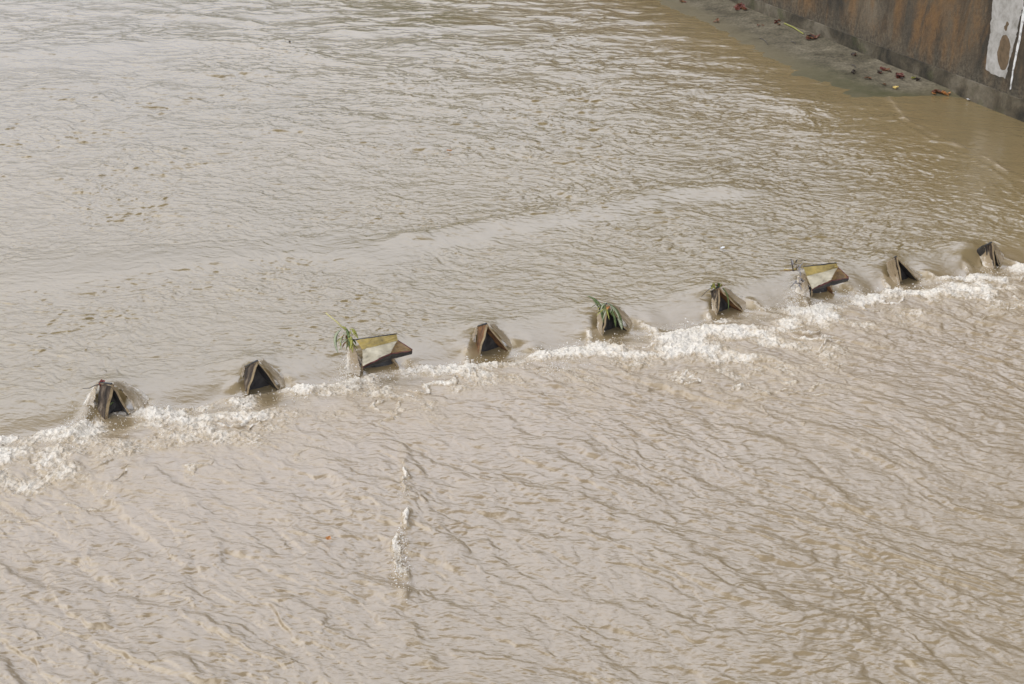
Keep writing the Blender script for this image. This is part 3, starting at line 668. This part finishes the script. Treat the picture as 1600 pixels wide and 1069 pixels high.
SHEETS = [  # right-hand sheets
    ([(178, 598, .1), (192, 612, .08), (205, 628, .06), (216, 655, 0)], [(188, 595, .7), (212, 606, .5), (242, 627, .3), (262, 658, .05)], 0.50),
    ([(406, 564, .08), (420, 580, .08), (432, 594, .06), (444, 616, 0)], [(412, 562, .6), (432, 578, .4), (450, 594, .25), (464, 618, .05)], 0.48),
    ([(765, 507, .08), (780, 524, .08), (795, 540, .06), (812, 562, 0)], [(772, 506, .5), (795, 528, .4), (822, 547, .25), (848, 568, .05)], 0.48),
    ([(955, 478, .08), (968, 492, .08), (980, 506, .06), (990, 525, 0)], [(962, 478, .5), (982, 494, .4), (1003, 511, .25), (1026, 533, .05)], 0.43),
    ([(1128, 450, .08), (1142, 464, .08), (1156, 477, .06), (1170, 497, 0)], [(1136, 451, .5), (1154, 463, .4), (1176, 476, .25), (1194, 502, .05)], 0.53),
    ([(1412, 416, .06), (1422, 426, .06), (1432, 434, .04), (1444, 447, 0)], [(1414, 414, .25), (1427, 423, .2), (1440, 432, .12), (1452, 448, .02)], 0.53),
    ([(1552, 381, .1), (1556, 392, .1), (1560, 404, .08), (1566, 422, .05)], [(1556, 384, .5), (1564, 394, .4), (1574, 404, .25), (1588, 424, .1)], 0.43),
    # left-hand sheets
    ([(155, 597, .5), (150, 612, .45), (147, 630, .38), (145, 658, .25)], [(150, 600, .7), (138, 618, .6), (124, 638, .4), (112, 664, .2)], .65),
    ([(384, 572, .5), (380, 588, .45), (377, 602, .42), (374, 625, .35)], [(380, 574, .6), (374, 590, .55), (369, 604, .45), (364, 626, .3)], .35),
    ([(747, 509, .45), (744, 528, .42), (742, 545, .38), (741, 566, .3)], [(742, 514, .55), (736, 530, .5), (731, 546, .4), (727, 566, .3)], .15),
    ([(944, 488, .04), (942, 502, .03), (941, 515, .01), (943, 538, -.1)], [(934, 490, .4), (933, 505, .3), (934, 520, .15), (937, 538, -.05)], .35),
    ([(1121, 458, .05), (1120, 470, .04), (1120, 482, .02), (1121, 500, -.05)], [(1112, 460, .4), (1112, 473, .3), (1113, 486, .15), (1116, 500, 0)], .35),
    ([(1397, 403, .05), (1400, 414, .04), (1404, 428, .02), (1408, 452, -.1)], [(1385, 410, .5), (1388, 425, .4), (1391, 440, .25), (1396, 456, 0)], .30),
    ([(1547, 379, .06), (1549, 392, .05), (1551, 406, .03), (1554, 424, -.03)], [(1530, 388, .6), (1532, 400, .45), (1535, 412, .25), (1540, 430, .05)], .40),
    # off the left ends of the two trays
    ([(552, 540, .1), (558, 555, .08), (563, 575, .05), (564, 602, -.05)], [(543, 538, .4), (542, 556, .3), (540, 580, .15), (542, 610, 0)], .5),
    ([(1256, 428, .1), (1262, 442, .08), (1266, 458, .05), (1266, 488, -.05)], [(1246, 432, .4), (1243, 448, .3), (1240, 464, .15), (1238, 490, 0)], .6),
]
for k, (i_, o_, f_) in enumerate(SHEETS): water_sheet(i_, o_, f_, seed=200 + k)

# ------------------------------------------------------------------ spray: uncountable droplets and clots of foam
def spray():
    ico = bmesh.new(); bmesh.ops.create_icosphere(ico, subdivisions=1, radius=1); bv = np.array([v.co[:] for v in ico.verts]); bf = np.array([[v.index for v in f.verts] for f in ico.faces]); ico.free()
    cen, rad = [], []
    r = np.random.default_rng(5)
    spots = [((128, 655), 26, 22, .16, 420), ((118, 668), 20, 14, .10, 250), ((240, 640), 30, 14, .16, 260), ((270, 652), 30, 12, .10, 200),
             ((545, 575), 12, 26, .24, 700), ((538, 598), 22, 14, .12, 500), ((1242, 455), 16, 24, .24, 800), ((1235, 478), 24, 14, .12, 500),
             ((640, 575), 24, 10, .10, 160), ((1325, 455), 22, 10, .10, 150), ((380, 620), 14, 8, .06, 80), ((740, 575), 16, 10, .08, 120), ((868, 570), 36, 16, .10, 300),
             ((1090, 525), 60, 18, .10, 400), ((1545, 428), 20, 8, .08, 120)]
    for (px, py), sx, sy, h, n in spots:
        for _ in range(n):
            p = at(px + r.normal(0, sx * .6), py + r.normal(0, sy * .6), 0.05 + abs(r.normal(0, h))); cen.append(p); rad.append(.003 + .008 * r.random() ** 4)
    for _ in range(1800):                                     # along the foaming front
        t = r.uniform(-10, 12); qq = .25 + abs(r.normal(0, .35))
        p = WO + WU * t + WN * qq; cen.append(np.array([p[0], p[1], .06 + abs(r.normal(0, .05))])); rad.append(.004 + .010 * r.random() ** 3)
    for (px, py), n in (((633, 765), 60), ((628, 850), 140), ((622, 880), 140), ((630, 905), 60)):
        for _ in range(n):
            p = at(px + r.normal(0, 6), py + r.normal(0, 14), .06 + abs(r.normal(0, .04))); cen.append(p); rad.append(.004 + .009 * r.random() ** 3)
    cen = np.array(cen); rad = np.array(rad); n = len(cen)
    sc = rad[:, None] * r.uniform(.6, 1.5, (n, 3))
    V = (cen[:, None, :] + bv[None] * sc[:, None, :]).reshape(-1, 3); F = (bf[None] + (np.arange(n) * len(bv))[:, None, None]).reshape(-1, 3)
    me = bpy.data.meshes.new("spray"); me.from_pydata(V.tolist(), [], F.tolist()); me.update()
    me.polygons.foreach_set('use_smooth', [True] * len(me.polygons))
    me.materials.append(simple("foam_droplets", [(.35, (.50, .42, .31)), (.6, (.78, .74, .67))], 3, .35, 0))
    o = bpy.data.objects.new("spray", me); C.objects.link(o); tag(o, "white and tan spray and foam clots thrown up along the weir", "spray", kind='stuff')
spray()

# ------------------------------------------------------------------ debris caught on the splitters
def arc(p0, p1, sag, n=7):
    p0, p1 = np.array(p0), np.array(p1); s = np.array(sag)
    return [p0 + (p1 - p0) * (i / n) + s * math.sin(math.pi * i / n) for i in range(n + 1)]
rd = thing("reed_clump", pw(545, 540, .15), "reed clump with a long pale stalk snagged on the mustard and cream tray", "reeds")
tube("stalk", [pw(509, 489, .5), pw(525, 502, .4), pw(540, 516, .25)], 0.011, .017, M_STRAW, rd)
for (a, b_, sg, w_, m_) in (((530, 517, .25), (528, 552, .1), (-.06, 0, .05), .05, M_PGREEN), ((541, 514, .2), (546, 546, .05), (.02, 0, .04), .05, M_GREEN),
                            ((549, 522, .2), (560, 530, .1), (0, 0, .05), .045, M_YGREEN), ((545, 528, .1), (551, 552, .0), (.02, 0, .02), .04, M_YGREEN),
                            ((528, 512, .3), (546, 520, .2), (0, 0, .06), .04, M_YGREEN), ((538, 520, .2), (533, 548, .1), (-.03, 0, .0), .03, M_PGREEN), ((544, 530, .1), (562, 534, .0), (0, 0, .02), .035, M_LDARK), ((533, 515, .25), (526, 540, .2), (-.05, 0, .04), .06, M_PGREEN), ((545, 514, .2), (558, 524, .15), (0, 0, .05), .05, M_YGREEN), ((548, 526, .1), (546, 548, .02), (.03, 0, .02), .05, M_YGREEN)):
    blade("reed_blade", arc(pw(*a), pw(*b_), sg), w_, m_, rd)
rd2 = thing("reed_clump", pw(948, 476, .05), "green reed blades draped over a splitter in the middle right of the row", "reeds")
for (a, b_, sg, w_, m_) in (((944, 474, .1), (943, 505, -.03), (-.04, 0, .05), .05, M_GREEN), ((947, 472, .1), (941, 502, -.05), (.03, 0, .03), .04, M_PGREEN), ((950, 474, .08), (974, 512, -.06), (.03, 0, .08), .045, M_GREEN),
                            ((951, 476, .05), (968, 500, -.08), (.02, 0, .04), .04, M_PGREEN), ((944, 476, .1), (922, 482, .3), (0, 0, .05), .05, M_PGREEN), ((940, 480, .1), (916, 462, .4), (0, 0, .05), .05, M_GREEN), ((936, 482, .15), (926, 468, .4), (0, 0, .02), .03, M_GREEN),
                            ((952, 478, .05), (949, 484, -.05), (0, 0, .03), .07, M_LORANGE), ((955, 484, -.02), (962, 512, -.08), (.02, 0, .02), .05, M_GREEN), ((946, 478, .02), (952, 500, -.06), (0, 0, .02), .03, M_YGREEN), ((966, 498, -.03), (972, 516, -.08), (.01, 0, .02), .06, M_PGREEN)):
    blade("reed_blade", arc(pw(*a), pw(*b_), sg), w_, m_, rd2)
wr = np.random.default_rng(21)
for par, cx, cy, u0, n, dx in ((rd, 545, 526, .2, 26, 8), (rd2, 950, 480, .06, 22, 8)):
    for k in range(n):
        a = (cx + wr.normal(0, dx * .4), cy + wr.normal(0, 3), u0); ln = wr.uniform(8, 26)
        b_ = (a[0] + wr.normal(0, dx), a[1] + ln * wr.uniform(.3, 1), u0 - .12 * wr.random())
        blade("reed_blade", arc(pw(*a), pw(*b_), (wr.normal(0, .03), 0, wr.uniform(.01, .08))), wr.uniform(.018, .04), (M_YGREEN, M_PGREEN, M_GREEN, M_STRAW, M_LBROWN)[k % 5], par)
rd3 = thing("leaf_tuft", pw(1121, 448, .05), "tuft of yellow green leaves and a bare twig caught on a splitter tip", "leaves")
for k in range(9):
    a = (1112 + k * 1.8, 452 - (k % 3) * 2, .1); b_ = (1112 + k * 2.0 + (-1) ** k * 5, 445 + (k * 5 % 7) - 3, .0)
    blade("leaf", arc(pw(*a), pw(*b_), (0, 0, .03)), .045, (M_YGREEN, M_GREEN, M_LBROWN)[k % 3], rd3)
blade("leaf", arc(pw(1130, 450, .02), pw(1138, 487, -.08), (.04, 0, .04)), .03, M_GREEN, rd3)
tube("twig", [pw(1112, 449, .2), pw(1103, 456, .3), pw(1096, 464, .4)], .008, .004, M_TWIG, rd3)
# debris on the right tray
db = thing("twig_bundle", pw(1245, 425, .2), "bundle of pale fibres with one upright twig on the yellow tray", "twigs")
tube("upright_twig", [pw(1236, 405, .25), pw(1238, 416, .25), pw(1240, 424, .2)], .012, .016, M_TWIG, db)
tube("stick", [pw(1218, 423.5, .4), pw(1230, 423, .3), pw(1250, 421, .15)], .008, .022, M_BROWNP, db)
tube("stick", [pw(1225, 421, .35), pw(1236, 422, .3), pw(1244, 420, .15)], .012, .02, M_YEL, db)
r_ = np.random.default_rng(11)
for k in range(26):
    cx, cy = (1247, 418) if k < 12 else (1246, 440)
    a = np.array([cx + r_.normal(0, 4), cy + r_.normal(0, 5)]); b_ = a + r_.normal(0, 6, 2)
    blade("fibre", arc(pw(*a, .12 - .1 * (k > 11)), pw(*b_, .1 - .1 * (k > 11)), (0, 0, .03)), .035, (M_PALEDEB, M_PALEDEB, M_TWIG)[k % 3], db)
# scraps on the first splitter
rg = thing("red_scrap", pw(158, 600, .45), "crumpled red scrap caught on the ridge of the leftmost splitter", "scrap")
slab("cloth", [pw(155, 596, .40), pw(155.5, 602, .40), pw(163, 602, .36), pw(162, 596, .36)], .05, [M_REDBIT] * 3, rg, sub=6, wob=.012, seed=77)
o = tube("twig", [pw(129, 607, .6), pw(140, 606.5, .55), pw(149, 602, .5), pw(156, 600, .45)], .006, .011, M_TWIG); tag(o, "thin dark twig sticking out left of the leftmost splitter", "twig")
o = blade("leaf", arc(pw(172, 633, .05), pw(178, 629, .08), (0, 0, .02)), .05, M_GREEN); tag(o, "small green leaf inside the dark opening of the leftmost splitter", "leaf")

# ------------------------------------------------------------------ dead leaves on the apron
def leaf_mesh(seed):
    r = np.random.default_rng(seed); V, F = [], []; n = 7
    curl = r.uniform(.1, .5)
    for side in (0, 1):
        for k in range(n + 1):
            t = k / n; wd_ = .38 * math.sin(math.pi * (t ** .8)) + .02
            zc = curl * (t - .5) ** 2 + r.normal(0, .02) * (side == 0)
            for s in (-1, 0, 1): V.append(((t - .5), s * wd_ * (1 + .15 * math.sin(k * 2.3)), zc + abs(s) * .14 + .02 - side * .02))
    W = 3 * (n + 1)
    for k in range(n):
        for s in range(2):
            a = k * 3 + s; F.append((a, a + 3, a + 4, a + 1)); F.append((W + a, W + a + 1, W + a + 4, W + a + 3))
        for s in (0, 2):
            a = k * 3 + s; F.append((a, a + 3, W + a + 3, W + a))
    return V, F
_lm = {}
def leaf_data(mat, seed):
    if (mat.name, seed) not in _lm:
        V, F = leaf_mesh(seed); me = bpy.data.meshes.new("dead_leaf"); me.from_pydata(V, [], F); me.materials.append(mat); me.update(); _lm[(mat.name, seed)] = me
    return _lm[(mat.name, seed)]
from mathutils.bvhtree import BVHTree
bpy.context.view_layer.update()
_bm = bmesh.new(); _bm.from_mesh(apron.data); _tree = BVHTree.FromBMesh(_bm)
def on_apron(px, py):
    d = ray(px, py); h = _tree.ray_cast(Vector(CAMP), Vector(d))
    return np.array(h[0]) if h[0] is not None else at(px, py, .42)
CL = [  # px, py, spread x, spread y, count, size, materials, label, group
    (1066, 4, 5, 2, 4, .18, (M_LRED, M_LBROWN), "rust coloured dead leaves at the far end of the concrete apron", "dead leaves at the far end of the apron"),
    (1156, 13, 9, 4, 14, .20, (M_LRED, M_LRED, M_LBROWN), "bright red dead leaves heaped against the foot of the wall far up the apron", "red leaf heap at the wall foot"),
    (1121, 34, 4, 1.5, 3, .16, (M_LBROWN,), "brown dead leaves alone near the waterline of the far apron", "brown leaves near the waterline"),
    (1187, 42, 4, 2, 3, .14, (M_LBROWN,), "pale brown dead leaves in the middle of the apron", "pale brown leaves mid apron"),
    (1217, 37, 6, 3, 6, .16, (M_LRED, M_LBROWN), "small red brown dead leaves at the upper end of the green stem", "leaves at the upper end of the green stem"),
    (1268, 60, 10, 3, 12, .19, (M_LRED, M_LBROWN, M_LDARK), "dark red dead leaves at the lower end of the green stem", "leaves at the lower end of the green stem"),
    (1336, 87, 4, 2, 4, .14, (M_LDARK, M_LBROWN), "blackish dead leaves by the wall midway down the apron", "blackish leaves by the wall"),
    (1332, 115, 3, 2, 3, .13, (M_LDARK,), "black dead leaf scraps near the water in the middle of the apron", "black scraps near the water"),
    (1356, 124, 3, 2, 3, .13, (M_LBROWN,), "brown dead leaf bits near the green wet edge of the apron", "brown bits near the wet edge"),
    (1385, 109, 6, 2.5, 5, .15, (M_LRED, M_LBROWN), "faded reddish dead leaves just above the dark red heap", "faded leaves above the dark red heap"),
    (1374, 115, 3, 2, 3, .15, (M_LDARK, M_LRED), "dark crumpled dead leaves left of the dark red heap", "dark leaves left of the dark red heap"),
    (1406, 121, 7, 3, 11, .18, (M_LRED, M_LRED, M_LDARK), "dark red dead leaves heaped at the wall foot near the apron end", "dark red leaf heap near the apron end"),
    (1428, 125, 7, 2, 6, .16, (M_LDARK, M_LDARK, M_YGREEN), "black and yellowish dead leaves right of the dark red heap", "leaves right of the dark red heap"),
    (1401, 139, 2, 1, 2, .15, (M_YELLOWBIT,), "pale yellow leaves lying at the green wet edge", "pale yellow leaves at the wet edge"),
    (1382, 134, 2, 1, 2, .12, (M_LBROWN,), "brown leaf bits left of the pale yellow leaves", "brown bits left of the yellow leaves"),
    (1471, 147, 8, 3, 11, .17, (M_LORANGE, M_LBROWN, M_LRED), "orange and brown dead leaves where the apron dips under the water", "orange leaf heap at the apron end"),
]
for ci, (px, py, sx, sy, n, sz, mats, lab, grp) in enumerate(CL):
    r = np.random.default_rng(300 + ci)
    for k in range(n):
        p = on_apron(px + r.normal(0, sx * .6), py + r.normal(0, sy * .6))
        o = bpy.data.objects.new("dead_leaf", leaf_data(mats[k % len(mats)], (ci + k) % 5)); C.objects.link(o)
        o.location = p + np.array([0, 0, .02 + .02 * r.random()]); s = sz * r.uniform(.7, 1.4); o.scale = (s, s, s)
        o.rotation_euler = (r.normal(0, .35), r.normal(0, .35), r.uniform(0, 6.28)); tag(o, lab, "dead leaf", grp)
o = tube("green_stem", [on_apron(1226, 38) + (0, 0, .03), on_apron(1240, 45) + (0, 0, .05), on_apron(1255, 54) + (0, 0, .03)], .03, .018, M_YGREEN); tag(o, "long yellow green stem lying on the apron by the wall", "stem")
for (p0, p1, lab) in (((1187, 60), (1200, 71), "thin dark twig lying on the far apron near the water"), ((1331, 102), (1336, 107), "short curved black twig on the apron below the blackish leaves"), ((1236, 66), (1243, 70), "short dark twig on the apron below the green stem")):
    a, b_ = on_apron(*p0) + (0, 0, .02), on_apron(*p1) + (0, 0, .02)
    o = tube("twig", [a, (a + b_) / 2 + (0.05, 0, .02), b_], .014, .009, M_TWIG); tag(o, lab, "twig")
# flotsam
def bit(px, py, z, sz, mat, lab, cat, name, seed=0):
    o = bpy.data.objects.new(name, leaf_data(mat, seed)); C.objects.link(o); o.location = at(px, py, z); o.scale = (sz, sz, sz); o.rotation_euler = (.2, .1, seed * 1.3); tag(o, lab, cat)
bit(513, 842, .06, .10, M_LORANGE, "orange leaf floating below the weir left of the foaming crease", "leaf", "floating_leaf", 1)
bit(702, 236, ZU + .03, .16, M_LORANGE, "orange leaf floating on the brown water above the weir", "leaf", "floating_leaf", 2)
bit(1129, 388, ZU + .03, .12, M_WHITE, "white scrap floating above the weir near the yellow tray", "scrap", "floating_scrap", 3)
bit(453, 66, ZU + .03, .12, M_LDARK, "dark scrap floating far up the river at upper left", "scrap", "floating_scrap", 4)
bit(1512, 156, ZU + .03, .14, M_WHITE, "white scrap at the wall foot beside the orange leaves", "scrap", "floating_scrap", 1)
bit(1561, 173, ZU + .03, .14, M_WHITE, "white scrap at the wall foot under the cement patch", "scrap", "floating_scrap", 2)
